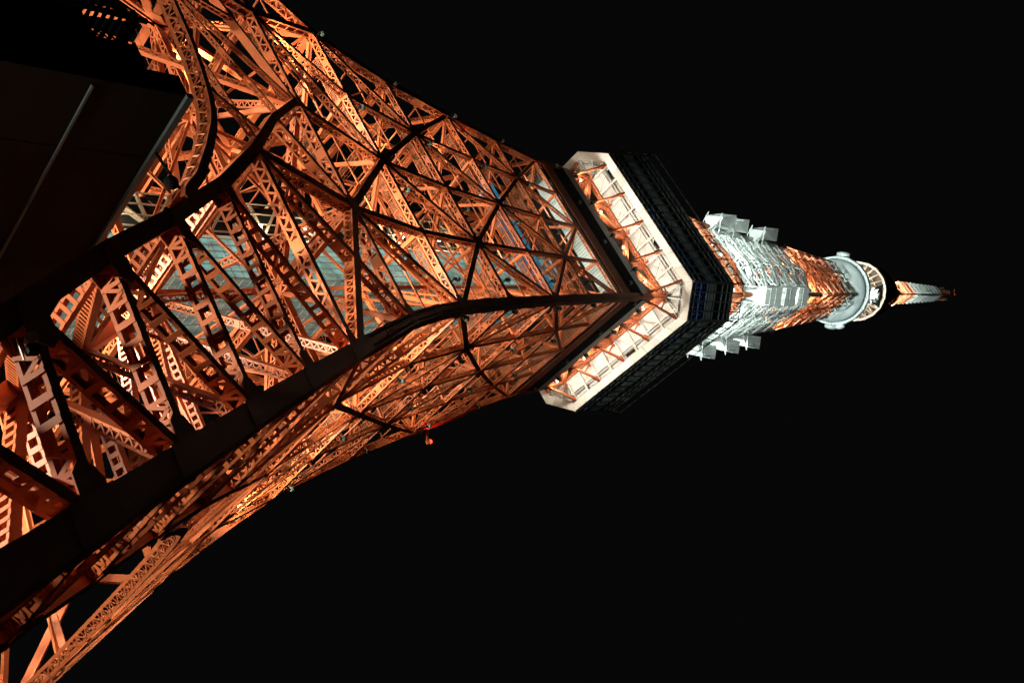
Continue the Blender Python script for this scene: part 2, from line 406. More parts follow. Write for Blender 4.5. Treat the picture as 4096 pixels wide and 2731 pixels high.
for z in ZL[1:] + Z + [44.5, 57.8, 69.7, 80.2, 90.1, 99.2]:
    mm = MB(); rr = []
    for dz in (-.9, .9):
        h = hleg(z) + .035; c = V((w(z + dz), -w(z + dz), z + dz)); rr.append([c + V((h, h, 0)), c + V((-h, h, 0)), c + V((-h, -h, 0)), c + V((h, -h, 0))])
    mm.loft(rr); mm.build('splice_plate', ORANGE, leg)
# rivet rows / perforated cover strips on the leg
mm = MB()
for i in range(220):
    z = 40 + i * .35; h = hleg(z)
    for off in (-.55, .55):
        mm.box(V((w(z) + h + .02, -w(z) + off * h, z)), V((.02, 0, 0)), V((0, .06, 0)), V((0, 0, .09)))
        mm.box(V((w(z) + off * h, -w(z) - h - .02, z)), V((.06, 0, 0)), V((0, .02, 0)), V((0, 0, .09)))
o = mm.build('rivet_rows', ORANGE, leg); o['kind'] = 'stuff'
# concrete pier
mm = MB(); rr = [[V((48.6 + a * h, -48.6 + b * h, z)) for a, b in ((1, 1), (-1, 1), (-1, -1), (1, -1))] for z, h in ((0, 2.6), (.7, 2.2), (.9, 1.4))]
mm.loft(rr); LEG.append(mm.build('footing', WALLM, tower))
# core chord and inner faces of the leg
def PC(z): return V((inn(z), -inn(z), z))
def PA(z): return V((inn(z), -w(z), z))
def PB(z): return V((w(z), -inn(z), z))
mm = MB(); rings = []
for z in (0.3, 9, 13, 17.8, 23.3, 29.7, 36.6):
    c = PC(z); h = .42; rings.append([c + V((h, h, 0)), c + V((-h, h, 0)), c + V((-h, -h, 0)), c + V((h, -h, 0))])
mm.loft(rings); LEG.append(mm.build('core_chord', ORANGE, tower))
nx, ny = V((1, 0, .6)).normalized(), V((0, -1, .6)).normalized()
for k, z in enumerate(ZL):
    LEG.append(girder('inner_leg_strut', PA(z), PC(z), -nx, .5, .6, lace='ladder'))
    LEG.append(girder('inner_leg_strut', PB(z), PC(z), -ny, .5, .6, lace='ladder'))
    LEG.append(girder('inner_leg_strut', PO(z), PC(z), V((1, 1, 0)), .45, .5, lace='zig'))
    if k < len(ZL) - 1:
        z2 = ZL[k+1]
        LEG.append(girder('inner_leg_diagonal', PA(z), PC(z2), -nx, .5, .6, lace='ladder'))
        LEG.append(girder('inner_leg_diagonal', PB(z), PC(z2), -ny, .5, .6, lace='ladder'))
# plan bracing: hubs with arms at each level
def beam(name, p, q, hw=.17, hh=.17):
    b = MB(); t = (q - p).normalized(); up = V((0, 0, 1)); s_ = t.cross(up)
    if s_.length < .01: s_ = V((1, 0, 0))
    s_.normalize(); u_ = s_.cross(t)
    b.bar(p, q, s_, hw * .22, hh)
    for j in (-1, 1): b.bar(p + u_*j*hh, q + u_*j*hh, s_, hw, .02)
    return b.build(name, ORANGE, tower)
for i, z in enumerate([37.0] + Z):
    v = w(z) if i else 26.0
    hb = V((.45*v, -.45*v, z)); sc = 1.0 if i < 3 else .8
    ends = [V((v, -v, z)), V((.5*v, -v, z)), V((v, -.5*v, z)), V((0, -v, z)), V((v, 0, z)), V((.45*v, .45*v, z))]
    if i == 0: ends = [PC(z), PA(36.6), PB(36.6), V((.45*v, .45*v, z))]
    for e in ends: LEG.append(beam('plan_brace', hb, e, .2*sc, .2*sc))
    mm = MB(); mm.prism([hb + V((math.cos(a)*.85*sc, math.sin(a)*.85*sc, -.2*sc - .05)) for a in [math.pi/8 + k*math.pi/4 for k in range(8)]], V((0, 0, .05)))
    LEG.append(mm.build('hub_plate', ORANGE, tower))
    if i < len(Z):
        z2 = Z[i]; v2 = w(z2); hb2 = V((.45*v2, -.45*v2, z2)); LEG.append(beam('inner_post', hb, hb2, .16, .16))
        LEG.append(beam('inner_tie', hb, V((.45*v2, .45*v2, z2)), .1, .12)); LEG.append(beam('inner_tie', V((.45*v, .45*v, z)), hb2, .1, .12))
for i, z in enumerate(Z[:5]):
    v, z2 = w(z), Z[i+1]; v2 = w(z2); hb = V((.45*v, -.45*v, z))
    for e in (V((v2, -v2, z2)), V((0, -v2, z2))): LEG.append(beam('sway_brace', hb, e + V((0, 0, -.3)), .09, .09))
    zm = (z + z2)/2; vm = w(zm)
    for fa, fb in ((.25, .5), (.75, .5), (-.25, -.5), (-.75, -.5)):
        LEG.append(beam('thin_strut', V((fa*vm, -vm + .5, zm)), V((fb*v, -v + .5, z)), .05, .05))
    LEG.append(beam('thin_strut', V((-.98*vm, -vm + .6, zm)), V((.98*vm, -vm + .6, zm)), .06, .06))
for i in range(16):
    z = random.uniform(40, 96); z2 = z + random.uniform(-3, 9); v, v2 = w(z), w(z2); q = MB()
    q.tube(V((random.uniform(-.9, .9)*v, -v*random.uniform(.5, .95), z)), V((random.uniform(.2, .95)*v2, v2*random.uniform(-.6, .6), z2)), .022, 4); LEG.append(q.build('stay_wire', ORANGE, tower))
# big cross girders in plan at the first belt and portal braces down to the legs
z = Z[0]; v = w(z)
LEG.append(girder('floor_girder', V((.5*v, -v, z)), V((.5*v, v, z)), V((1, 0, 0)), .6, .8))
LEG.append(girder('floor_girder', V((.5*v, -v, z)), V((2.5, -2.5, z)), V((1, .5, 0)), .6, .8))
LEG.append(girder('floor_girder', V((0, -v, z)), V((v, 0, z)), V((1, -1, 0)), .5, .7))
LEG.append(girder('portal_brace', V((.45*v, -.45*v, z)), PC(36.4), V((1, 1, 0)), .5, .6))
LEG.append(girder('portal_brace', V((0, -v, z)), PC(36.4), V((1, 0, 0)), .45, .55))
LEG.append(girder('portal_brace', V((v, 0, z)), PC(36.4), V((0, 1, 0)), .45, .55))
LEG.append(girder('portal_brace', PC(36.4), V((inn(36.4), inn(36.4), 36.4)), V((1, 0, 0)), .5, .7))
LEG.append(girder('portal_brace', PC(29.7), V((11.7, -11.7, 37.0)), V((1, 1, 0)), .6, .7))
LEG.append(girder('portal_brace', PC(23.3), V((inn(29.7), 0, 37.0)), V((1, 0, 0)), .5, .6))
LEG.append(girder('portal_brace', PC(23.3), V((0, -inn(29.7), 37.0)), V((0, 1, 0)), .5, .6))
# catwalks inside each face
for z in Z[:5]:
    v = w(z); y = -v + 2.0; zc = z + 1.2
    a = MB()
    for s_ in (-.45, .45): a.aabb(-.92*v, .92*v, y + s_ - .04, y + s_ + .04, zc - .12, zc + .08)
    n = int(1.84*v / 1.4)
    for i in range(n + 1):
        xx = -.92*v + 1.84*v*i/n; a.aabb(xx - .05, xx + .05, y - .42, y + .42, zc - .1, zc)
    cw = a.build('catwalk', ORANGE, tower); LEG.append(cw)
    a = MB(); k = int(1.84*v / .16)
    for i in range(k):
        xx = -.92*v + .08 + i*.16; a.aabb(xx - .028, xx + .028, y - .42, y + .42, zc + .005, zc + .03)
    a.build('grating', GRATE, cw)['kind'] = 'stuff'
    a = MB()
    for s_ in (-.43, .43):
        for h in (.5, 1.0): a.aabb(-.92*v, .92*v, y + s_ - .02, y + s_ + .02, zc + h - .02, zc + h + .02)
        for i in range(n + 1):
            xx = -.92*v + 1.84*v*i/n; a.aabb(xx - .02, xx + .02, y + s_ - .02, y + s_ + .02, zc, zc + 1.0)
    a.build('railing', ORANGE, cw)
rot4(LEG, tower)

# ------------------------------------------------------------------ lift shaft in the middle of the tower
sh = thing('lift_shaft', 'glazed lift shaft with teal glass and bronze cladding inside the tower', 'lift shaft', (0, 0, 20.6))
SX0, SX1, SY0, SY1 = -4.3, 5.0, -5.2, 4.6
Z0, Z1 = 0.0, 84.0
m = MB(); m.aabb(SX0 + .15, SX1 - .15, SY0 + .15, SY1 - .15, Z0, Z1); m.build('core', DARKM, sh)
XG = .4; RH = 2.0; rows = int((Z1 - Z0) / RH)
def pane_mesh(nm, wx, hz, axis):
    q = MB()
    if axis == 'x': q.aabb(-wx/2, wx/2, -.02, .02, -hz/2, hz/2)
    else: q.aabb(-.02, .02, -wx/2, wx/2, -hz/2, hz/2)
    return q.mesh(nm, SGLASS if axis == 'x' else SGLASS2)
ca, cb = 2, 4
wa, wb = (SX1 - XG) / ca, (SY1 - SY0) / cb
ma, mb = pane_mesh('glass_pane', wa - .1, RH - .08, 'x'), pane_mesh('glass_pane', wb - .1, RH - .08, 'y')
for r in range(rows):
    zc = Z0 + (r + .5) * RH
    for i in range(ca):
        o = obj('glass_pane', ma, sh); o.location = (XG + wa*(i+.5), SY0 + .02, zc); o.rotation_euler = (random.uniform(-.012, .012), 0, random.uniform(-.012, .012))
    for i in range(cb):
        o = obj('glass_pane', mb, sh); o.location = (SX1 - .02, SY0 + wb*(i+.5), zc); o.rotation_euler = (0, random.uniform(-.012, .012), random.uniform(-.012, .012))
m = MB()
for r in range(rows * 2 + 1):
    zc = Z0 + r * RH / 2; h = .045 if r % 2 == 0 else .025
    m.aabb(XG, SX1 + .06, SY0 - .05, SY0 + .06, zc - h, zc + h); m.aabb(SX1 - .06, SX1 + .05, SY0, SY1, zc - h, zc + h)
m.build('transom', paint('shaft frame', (.25, .33, .31), .4, .2), sh)
m = MB()
for i in range(ca * 3 + 1):
    x = XG + wa*i/3; m.aabb(x - .03, x + .03, SY0 - .07, SY0 + .05, Z0, Z1)
for i in range(cb * 2 + 1):
    y = SY0 + wb*i/2; m.aabb(SX1 - .05, SX1 + .07, y - .03, y + .03, Z0, Z1)
m.build('mullion', bpy.data.materials['shaft frame'], sh)
m = MB(); m.aabb(XG - .25, XG - .02, SY0 - .22, SY0 + .2, Z0, Z1); m.build('edge_post', WHITE, sh)
m = MB(); m.aabb(SX0, XG - .3, SY0 + .3, SY0 + .4, Z0, Z1); m.build('bronze_panel', paint('olive mesh cladding', (.30, .27, .18), .6, .5, (.1, .09, .06), 1.2), sh)
for r in range(28):
    m = MB(); zc = Z0 + 1.5 + r*3.0
    m.aabb(SX0, XG - .3, SY0 - .15, SY0 + .3, zc - .12, zc + .12); m.build('landing_beam', BRONZE, sh)
    m = MB(); s_ = 1 if r % 2 else -1
    m.bar(V((-2.1 - s_*1.8, SY0 - .05, zc)), V((-2.1 + s_*1.8, SY0 - .05, zc + 3.0)), V((0, 1, 0)), .3, .1); m.build('stair_flight', BRONZE, sh)
m = MB()
for x in (-4.2, -2.9, -1.6, -.3): m.tube(V((x, SY0 - .25, Z0)), V((x, SY0 - .25, Z1)), .09, 6)
m.build('riser_pipe', BRONZE, sh)

# ------------------------------------------------------------------ equipment ring below the main deck (z 104..111)
ring = obj('equipment_ring', None, tower)
for k in range(4):
    R = Matrix.Rotation(k * math.pi / 2, 4, 'Z')
    def rb(name, mat, fn):
        q = MB(); fn(q); q.v = [R @ p for p in q.v]; return q.build(name, mat, ring)
    rb('soffit_sheet', SOFW if k == 0 else GRATE, lambda q: [q.aabb(-10.6 + i*.42, -10.6 + i*.42 + .36, -11.25, -9.1, 104.62, 104.70) for i in range(51)])
    rb('soffit_backing', DARKM, lambda q: q.aabb(-10.7, 10.7, -11.3, -9.0, 104.70, 104.8))
    rb('ribbed_cladding', ORANGE, lambda q: [q.aabb(-11.2, 11.2, -11.75, -11.6, 104.9 + .24*i, 105.08 + .24*i) for i in range(8)])
    rb('dark_cladding', DARKM, lambda q: q.aabb(-11.2, 11.2, -11.62, -11.45, 104.8, 109.9))
    rb('white_cladding', CREAM, lambda q: q.loft([[V((-10.9, -11.66, 109.95)), V((10.9, -11.66, 109.95)), V((10.9, -11.5, 109.95)), V((-10.9, -11.5, 109.95))],
                                                  [V((-10.8, -11.75, 111.1)), V((10.8, -11.75, 111.1)), V((10.8, -11.6, 111.1)), V((-10.8, -11.6, 111.1))]]))
    rb('ceiling_sheet', DARKM, lambda q: q.prism([V((-9.0, -9.0, 105.4)), V((9.0, -9.0, 105.4)), V((5.3, -5.3, 105.4)), V((-5.3, -5.3, 105.4))], V((0, 0, .1))))
for sx, (x0, x1) in enumerate(((-11.6, 8.2),)):
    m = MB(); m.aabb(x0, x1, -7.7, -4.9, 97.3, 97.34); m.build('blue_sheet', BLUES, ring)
m = MB(); m.aabb(-10.4, 10.4, -10.4, 10.4, 117.55, 117.65); m.build('core_ceiling', TANM, ring)
for i in range(7):
    m = MB(); x = -9 + 3*i; m.aabb(x - .06, x + .06, -10.3, 10.3, 117.3, 117.55); m.build('ceiling_rib', TANM, ring)
# Warren truss and struts below the deck
DK = []
for a, b in (((-1, 117.0), (-.5, 111.6)), ((-.5, 111.6), (0, 117.0)), ((0, 117.0), (.5, 111.6)), ((.5, 111.6), (1, 117.0)), ((-.5, 111.6), (-.5, 117.0)), ((0, 111.6), (0, 117.0)), ((.5, 111.6), (.5, 117.0))):
    DK.append(girder('deck_truss', FA(*a), FA(*b), nA(112), .6, .6, fl=.1))
for z in (111.6, 117.0):
    for f in (-1, 0): DK.append(girder('deck_truss', FA(f, z), FA(f + 1, z), nA(112), .55, .6, fl=.1))
for x in (-10.5, -5.2, 0, 5.2, 10.5):
    q = MB(); q.bar(V((x, -11.2, 111.7)), V((x, -14.0, 117.0)), V((1, 0, 0)), .12, .16)
    q.prism([V((x, -14.4, 117.05)), V((x, -13.4, 117.05)), V((x, -13.7, 115.8))], V((.3, 0, 0)))
    st = q.build('deck_strut', ORANGE, tower); DK.append(st)
    q = MB(); q.bar(V((x, -12.7, 114.5)), V((x, -11.3, 117.05)), V((1, 0, 0)), .09, .09)
    q.prism([V((x, -11.7, 117.05)), V((x, -10.9, 117.05)), V((x, -11.35, 116.3))], V((.22, 0, 0))); q.build('hanger', ORANGE, st)
rot4(DK, tower)

# ------------------------------------------------------------------ main observation deck
deck = obj('main_deck', None, tower)
A1, ZD, A2, ZT, CH = 15.49, 117.14, 16.17, 127.78, 3.837
def octo(a, z, c=CH):
    b = a - c
    return [V(p) for p in ((-b, -a, z), (b, -a, z), (a, -b, z), (a, b, z), (b, a, z), (-b, a, z), (-a, b, z), (-a, -b, z))]
o1, o2 = octo(A1, ZD), octo(A1 - 1.15, ZD, CH - .48)
sides = 8
for k in range(8):
    k2 = (k + 1) % 8; nseg = 9 if k % 2 == 0 else 4
    for i in range(nseg):
        u0, u1 = i/nseg + .0012, (i+1)/nseg - .0012
        a, b, c, d = o1[k].lerp(o1[k2], u0), o1[k].lerp(o1[k2], u1), o2[k].lerp(o2[k2], u1), o2[k].lerp(o2[k2], u0)
        q = MB(); q.prism([a, b, c, d], V((0, 0, .12))); q.build('rim_panel', CREAM, deck)
m = MB(); m.loft([octo(A1 - 1.17, ZD + .05, CH - .48), octo(A1 - 1.17, ZD + .75, CH - .48)], cap=False); m.build('rim_upstand', CREAM, deck)
ZS = 117.75
BX = [-10.5 + 2.625*i for i in range(9)]
for k in range(4):
    R = Matrix.Rotation(k * math.pi / 2, 4, 'Z')
    def db(name, mat, fn):
        q = MB(); fn(q); q.v = [R @ p for p in q.v]; return q.build(name, mat, deck)
    for i in range(8):
        x0, x1 = BX[i] + .02, BX[i+1] - .02
        db('soffit_panel', CREAM, lambda q: ([q.aabb(x0, x1, -14.5 + j*.31, -14.5 + j*.31 + .285, ZS, ZS + .05) for j in range(13)], q.aabb(x0, x1, -14.55, -10.4, ZS + .05, ZS + .1)))
        # loose conduit / brace under the panel
        if (i + k) % 2 == 0: db('conduit', CREAM, lambda q: q.bar(V((x0 + .3, -13.6, ZS - .1)), V((x1 - .4, -10.9, ZS - .1)), V((0, 0, 1)), .04, .05))
        else: db('conduit', CREAM, lambda q: (q.bar(V((x1 - .7, -13.6, ZS - .1)), V((x1 - .7, -10.9, ZS - .1)), V((0, 0, 1)), .04, .04), q.bar(V((x0 + .5, -13.8, ZS - .12)), V((x1 - .9, -12.2, ZS - .12)), V((0, 0, 1)), .03, .04)))
    for x in BX:
        db('soffit_beam', CREAM, lambda q: (q.aabb(x - .16, x + .16, -14.4, -10.5, ZS - .42, ZS - .38), q.aabb(x - .03, x + .03, -14.4, -10.5, ZS - .38, ZS)))
    db('cable_tray', GREYM, lambda q: (q.aabb(-11, 11, -13.5, -13.2, ZS - .3, ZS - .24), [q.aabb(-11 + .5*i, -10.9 + .5*i, -13.5, -13.2, ZS - .24, ZS) for i in range(44)]))
    db('cable_tray', CREAM, lambda q: q.aabb(-11, 11, -13.05, -12.85, ZS - .34, ZS - .25))
    db('gutter', GREYM, lambda q: [q.aabb(BX[i] + .5, BX[i+1] - .5, -14.2, -14.08, ZS - .3, ZS - .1) for i in range(8)])
    for i in range(8):
        if (i * 3 + k) % 5 == 0: db('soffit_hatch', DGLASS, lambda q: q.aabb(BX[i] + .5, BX[i+1] - .45, -14.15, -13.6, ZS - .08, ZS - .03))
    # corner soffit: triangle of slats with radial lattice
    cs = [V((10.6, -14.5, ZS)), V((11.2, -14.4, ZS)), V((14.4, -11.2, ZS)), V((14.5, -10.6, ZS)), V((10.5, -10.5, ZS))]
    db('corner_panel', CREAM, lambda q: q.prism([p + V((0, 0, .06)) for p in cs], V((0, 0, .08))))
    for j in range(11):
        d0 = 10.9 + .35*j
        db('corner_slat', CREAM, lambda q: q.bar(V((10.7 + .33*j, -14.3 + .0*j if j < 3 else -14.3 + .3*(j-2), ZS - .06)), V((10.6 + .16*j, -10.6, ZS - .06)), V((0, 0, 1)), .05, .03))
    db('corner_truss', GREYM, lambda q: (q.bar(V((10.6, -10.6, ZS - .3)), V((13.3, -13.3, ZS - .3)), V((0, 0, 1)), .16, .1), q.bar(V((11.0, -13.5, ZS - .3)), V((13.5, -11.0, ZS - .3)), V((0, 0, 1)), .14, .09),
        q.bar(V((10.6, -10.6, ZS - .3)), V((11.2, -14.2, ZS - .25)), V((0, 0, 1)), .1, .07), q.bar(V((10.6, -10.6, ZS - .3)), V((14.2, -11.2, ZS - .25)), V((0, 0, 1)), .1, .07),
        q.bar(V((11.1, -13.2, ZS - .28)), V((13.9, -12.0, ZS - .28)), V((0, 0, 1)), .06, .05), q.bar(V((12.0, -13.9, ZS - .28)), V((13.2, -11.1, ZS - .28)), V((0, 0, 1)), .06, .05)))
# glass walls, leaning out a little
q1, q2 = octo(A1 - .02, ZD + .1), octo(A2, ZT)
rowsz = [0.0, .36, .64, 1.0]
TR = [.0, .09, .21, .37, .42, .52, .57, .74, .86, .955, 1.0]
for k in range(8):
    k2 = (k + 1) % 8; nb = 17 if k % 2 == 0 else 4
    nrm = (o1[k] + o1[k2]); nrm.z = 0; nrm.normalize(); ed = (o1[k2] - o1[k]).normalized()
    P = lambda u, v: (q1[k].lerp(q1[k2], u)).lerp(q2[k].lerp(q2[k2], u), v)
    for i in range(nb):
        for r in range(3):
            u0, u1, v0, v1 = i/nb + .002, (i+1)/nb - .002, rowsz[r] + .003, rowsz[r+1] - .003
            tl = random.uniform(-.004, .004)
            q = MB(); q.prism([P(u0, v0) - nrm*.1, P(u1, v0) - nrm*(.1 + tl), P(u1, v1) - nrm*.1, P(u0, v1) - nrm*(.1 - tl)], nrm * .03); q.build('window_pane', DGLASS, deck)
    for i in range(nb + 1):
        u = i/nb; hw = .07 if 0 < i < nb else .13
        q = MB(); q.bar(P(u, 0) + nrm*.04, P(u, 1.0) + nrm*.04, ed, hw, .14); q.build('mullion', POSTM, deck)
    for r, v in enumerate(TR):
        q = MB(); q.bar(P(0, v) + nrm*.0, P(1, v) + nrm*.0, V((0, 0, 1)), .055 if r not in (0, 10) else .12, .06); q.build('transom', MULL, deck)
    q = MB(); q.bar(P(.002, .47) - nrm*.03, P(.998, .47) - nrm*.03, V((0, 0, 1)), .42, .03); q.build('spandrel', MULL, deck)
    # parapet rail on curved outriggers
    q3 = octo(A2 + .35, ZT + 2.3)
    q = MB(); q.tube(q3[k], q3[k2], .07, 6); q.build('top_rail', MULL, deck)
    for i in range(nb + 1):
        if i % 1: continue
        a = P(i/nb, 1.0); b = q3[k].lerp(q3[k2], i/nb); c = a.lerp(b, .5) + nrm*.35
        q = MB(); q.tube(a, c, .07, 5); q.tube(c, b, .07, 5); q.build('outrigger', DARKM, deck)
m = MB(); m.prism(octo(A2 - .3, ZT - .1), V((0, 0, .15))); m.build('deck_roof', DARKM, deck)
m = MB(); m.prism(octo(A1 - .4, ZD + 1.0), V((0, 0, .15))); m.build('deck_floor', DARKM, deck)
# blue fairy lights just behind the front panes
fl = MB()
for k in (0, 1, 2):
    k2 = k + 1; nrm = (o1[k] + o1[k2]); nrm.z = 0; nrm.normalize()
    P = lambda u, v: (q1[k].lerp(q1[k2], u)).lerp(q2[k].lerp(q2[k2], u), v)
    cnt = 110 if k == 1 else 60
    for i in range(cnt):
        st = random.randint(0, 9 if k == 1 else 14); u = (st + .5)/(10 if k == 1 else 15) + random.uniform(-.03, .03)
        if k == 0: u = .45 + .55*u
        v = .06 + .36*abs(random.betavariate(1.6, 2.2)) + (.08 * (u % .2))
        c = P(min(max(u, .01), .99), v) - nrm*.06
        fl.box(c, V((.03, 0, 0)), V((0, .03, 0)), V((0, 0, .03)))
fo = fl.build('blue_fairy_lights', BLUEL); fo['kind'] = 'stuff'; fo['label'] = 'tiny blue fairy lights seen in the dark windows of the main deck'; fo['category'] = 'fairy lights'

# ------------------------------------------------------------------ upper tower
UP = []
def pc(z): return WHITE if 157 < z < 189.5 or z > 214 else ORANGE
ZU = [126.0]
while ZU[-1] < 216: ZU.append(ZU[-1] + max(4.4, w(ZU[-1]) * .85))
ZU[-1] = 220.3
def ubar(name, p, q, n, h, mat, laced=True):
    a = MB(); t = (q - p).normalized(); n = (n - n.dot(t)*t).normalized(); s_ = t.cross(n)
    if not laced: a.bar(p, q, n, h, h)
    else:
        for k in (-1, 1):
            for j in (-1, 1): a.bar(p + n*k*h + s_*j*h, q + n*k*h + s_*j*h, n, .09, .09)
        L = (q - p).length; N = max(2, int(L / (3.2*h)))
        for i in range(N):
            c0, c1 = p + t*(L*i/N), p + t*(L*(i+1)/N); sg = 1 if i % 2 else -1
            for j in (-1, 1):
                a.bar(c0 + n*h*sg + s_*j*h, c1 - n*h*sg + s_*j*h, s_, .02, .07); a.bar(c0 + s_*h*sg + n*j*h, c1 - s_*h*sg + n*j*h, n, .02, .07)
    return a.build(name, mat, tower)
for za, zb in zip(ZU, ZU[1:]):
    n = nA(za); mt = pc((za + zb)/2); vm = w(za)
    q = MB(); rr = []
    for z in (za, zb):
        h = .32; c = V((w(z), -w(z), z)); rr.append([c + V((h, h, 0)), c + V((-h, h, 0)), c + V((-h, -h, 0)), c + V((h, -h, 0))])
    q.loft(rr); UP.append(q.build('upper_column', mt, tower))
    for f in (-1, 0): UP.append(ubar('upper_girder', FA(f, za), FA(f+1, za), n, .3, mt))
    UP.append(ubar('upper_brace', FA(-1, za), FA(0, zb), n, .26, mt)); UP.append(ubar('upper_brace', FA(1, za), FA(0, zb), n, .26, mt))
    UP.append(ubar('upper_brace', FA(0, za), FA(0, zb), n, .14, mt, False))
    UP.append(ubar('upper_plan_brace', V((vm, -vm, za)), V((0, 0, za)), V((0, 0, 1)), .12, mt, False))
    for f in (-.55, .15):
        c = FA(f, za) + V((0, -.25, 1.0)); h = .8; q = MB()
        for sx in (-1, 1):
            for s2 in (-1, 1):
                q.bar(c + V((sx*h, s2*h, -h)), c + V((sx*h, s2*h, h)), V((1, 0, 0)), .06, .06)
                q.bar(c + V((-h, sx*h, s2*h)), c + V((h, sx*h, s2*h)), V((0, 0, 1)), .06, .06)
                q.bar(c + V((sx*h, -h, s2*h)), c + V((sx*h, h, s2*h)), V((0, 0, 1)), .06, .06)
        q.aabb(c.x - .3, c.x + .1, c.y - .2, c.y + .2, c.z - .5, c.z - .1)
        UP.append(q.build('service_cage', mt, tower))
for x, y, r in ((-2.2, -2.0, .42),):
    for za, zb in ((128, 157.2), (157.2, 189.4), (189.4, 214)):
        q = MB(); q.tube(V((x, y, za)), V((x*.75, y*.75, zb)), r, 10); UP.append(q.build('riser_pipe', pc((za+zb)/2), tower))
rot4(UP, tower)
m = MB(); rr = [[V((a*h, b*h, z)) for a, b in ((1, 1), (-1, 1), (-1, -1), (1, -1))] for z, h in ((127, 1.3), (219, 1.0))]
m.loft(rr); m.build('inner_lift_core', DARKM, tower)

# horn aerial cabins on the corners
def cabin(corner, z0, z1, w0, w1, label):
    sx, sy_ = {'N': (1, -1), 'L': (-1, -1), 'R': (1, 1)}[corner]
    d = V((sx, sy_, 0)).normalized(); e = V((-d.y, d.x, 0)); zc = z0
    t = thing('horn_aerial', label, 'aerial', (d.x*w0*1.414, d.y*w0*1.414, z0), 'white boxed aerials on the upper tower corners')
    H = z1 - z0; dep = (w1 - w0)*1.414; hw = 1.75
    def P(a, b, c): return d*a + e*b + V((0, 0, c))
    q = MB(); q.loft([[P(.2*dep, -hw*.9, 0), P(.62*dep, -hw, .04*H), P(.62*dep, hw, .04*H), P(.2*dep, hw*.9, 0)], [P(-.1*dep, -hw, H), P(.93*dep, -hw, H), P(.93*dep, hw, H), P(-.1*dep, hw, H)]]); q.build('cabin', WHITE, t)
    q = MB(); q.loft([[P(-.75*dep, -hw*.3, -.42*H), P(-.55*dep, -hw*.3, -.44*H), P(-.55*dep, hw*.3, -.44*H), P(-.75*dep, hw*.3, -.42*H)], [P(.1*dep, -hw*.8, .1*H), P(.45*dep, -hw*.8, .03*H), P(.45*dep, hw*.8, .03*H), P(.1*dep, hw*.8, .1*H)]]); q.build('horn', WHITE, t)
    for bb in (-1, 1):
        q = MB(); q.bar(P(-.8*dep, bb*hw*.8, 0), P(.95*dep, bb*hw*.8, .1*H), e, .07, .07); q.bar(P(-.8*dep, bb*hw*.8, -.5*H), P(.9*dep, bb*hw*.8, .08*H), e, .06, .06); q.build('bracket', WHITE, t)
    q = MB()
    for i in range(9): q.bar(P(.35*dep, -hw - .12, H*(.12 + .1*i)), P(.35*dep + .5, -hw - .12, H*(.12 + .1*i)), V((0, 0, 1)), .03, .03)
    q.bar(P(.35*dep, -hw - .12, .1*H), P(.35*dep, -hw - .12, H), e, .03, .03); q.bar(P(.35*dep + .5, -hw - .12, .1*H), P(.35*dep + .5, -hw - .12, H), e, .03, .03); q.build('ladder', GREYM, t)
    q = MB()
    for bb in (-.34, .34): q.bar(P(.66*dep, bb*hw, .06*H), P(.935*dep, bb*hw, .97*H), e, .03, .03)
    for hh in (.3, .62): q.bar(P((.645 + .3*hh)*dep, -hw*.95, hh*H), P((.645 + .3*hh)*dep, hw*.95, hh*H), V((0, 0, 1)), .03, .03)
    q.build('door_frame', GREYM, t)
for c, nm, rowsd in (('N', 'facing the viewer', ((155.6, 161, 'lowest'), (163.5, 169, 'middle'), (170.7, 176, 'topmost'))),
                     ('L', 'at the upper image edge', ((157.7, 163.3, 'lowest'), (163.6, 169, 'middle'), (176.8, 182.8, 'topmost'))),
                     ('R', 'at the lower image edge', ((157.8, 163.1, 'lowest'), (167.5, 173, 'middle'), (176.7, 182.4, 'topmost')))):
    for z0, z1, word in rowsd: cabin(c, z0, z1, w(z0) + .4, w(z0) + 2.15, '%s of the white boxed aerials on the tower corner %s' % (word, nm))

# ------------------------------------------------------------------ top deck and mast
td = obj('top_deck', None, tower)
def rg(r, z, n=32, ph=0): return [V((r*math.cos(2*math.pi*k/n + ph), r*math.sin(2*math.pi*k/n + ph), z)) for k in range(n)]
m = MB(); m.loft([rg(2.0, 219.9, 48), rg(4.6, 220.4, 48), rg(6.2, 221.2, 48), rg(7.2, 222.3, 48), rg(7.6, 223.2, 48), rg(7.6, 223.4, 48)]); m.build('bowl', BOWLM, td, True)
m = MB(); m.loft([rg(7.35, 223.4), rg(7.35, 224.2)]); m.build('shadow_gap', DARKM, td)
for k in range(18):
    a0, a1 = 2*math.pi*k/18 + .006, 2*math.pi*(k+1)/18 - .006
    f = lambda r, a, z: V((r*math.cos(a), r*math.sin(a), z))
    q = MB(); q.loft([[f(7.35, a0, 224.1), f(7.35, a1, 224.1), f(8.25, a1, 224.2), f(8.25, a0, 224.2)], [f(7.35, a0, 225.2), f(7.35, a1, 225.2), f(8.35, a1, 225.2), f(8.35, a0, 225.2)]]); q.build('rim_panel', BOWLM, td)
m = MB(); m.loft([rg(4.2, 225.2), rg(4.0, 231.5)]); m.build('window_drum', DGLASS, td)
for k in range(24):
    a = 2*math.pi*k/24; q = MB(); q.bar(V((4.23*math.cos(a), 4.23*math.sin(a), 225.2)), V((4.03*math.cos(a), 4.03*math.sin(a), 231.5)), V((-math.sin(a), math.cos(a), 0)), .06, .05); q.build('window_post', MULL, td)
m = MB(); m.loft([rg(4.2, 231.5), rg(4.0, 232.0)]); m.build('drum_roof', GREYM, td)
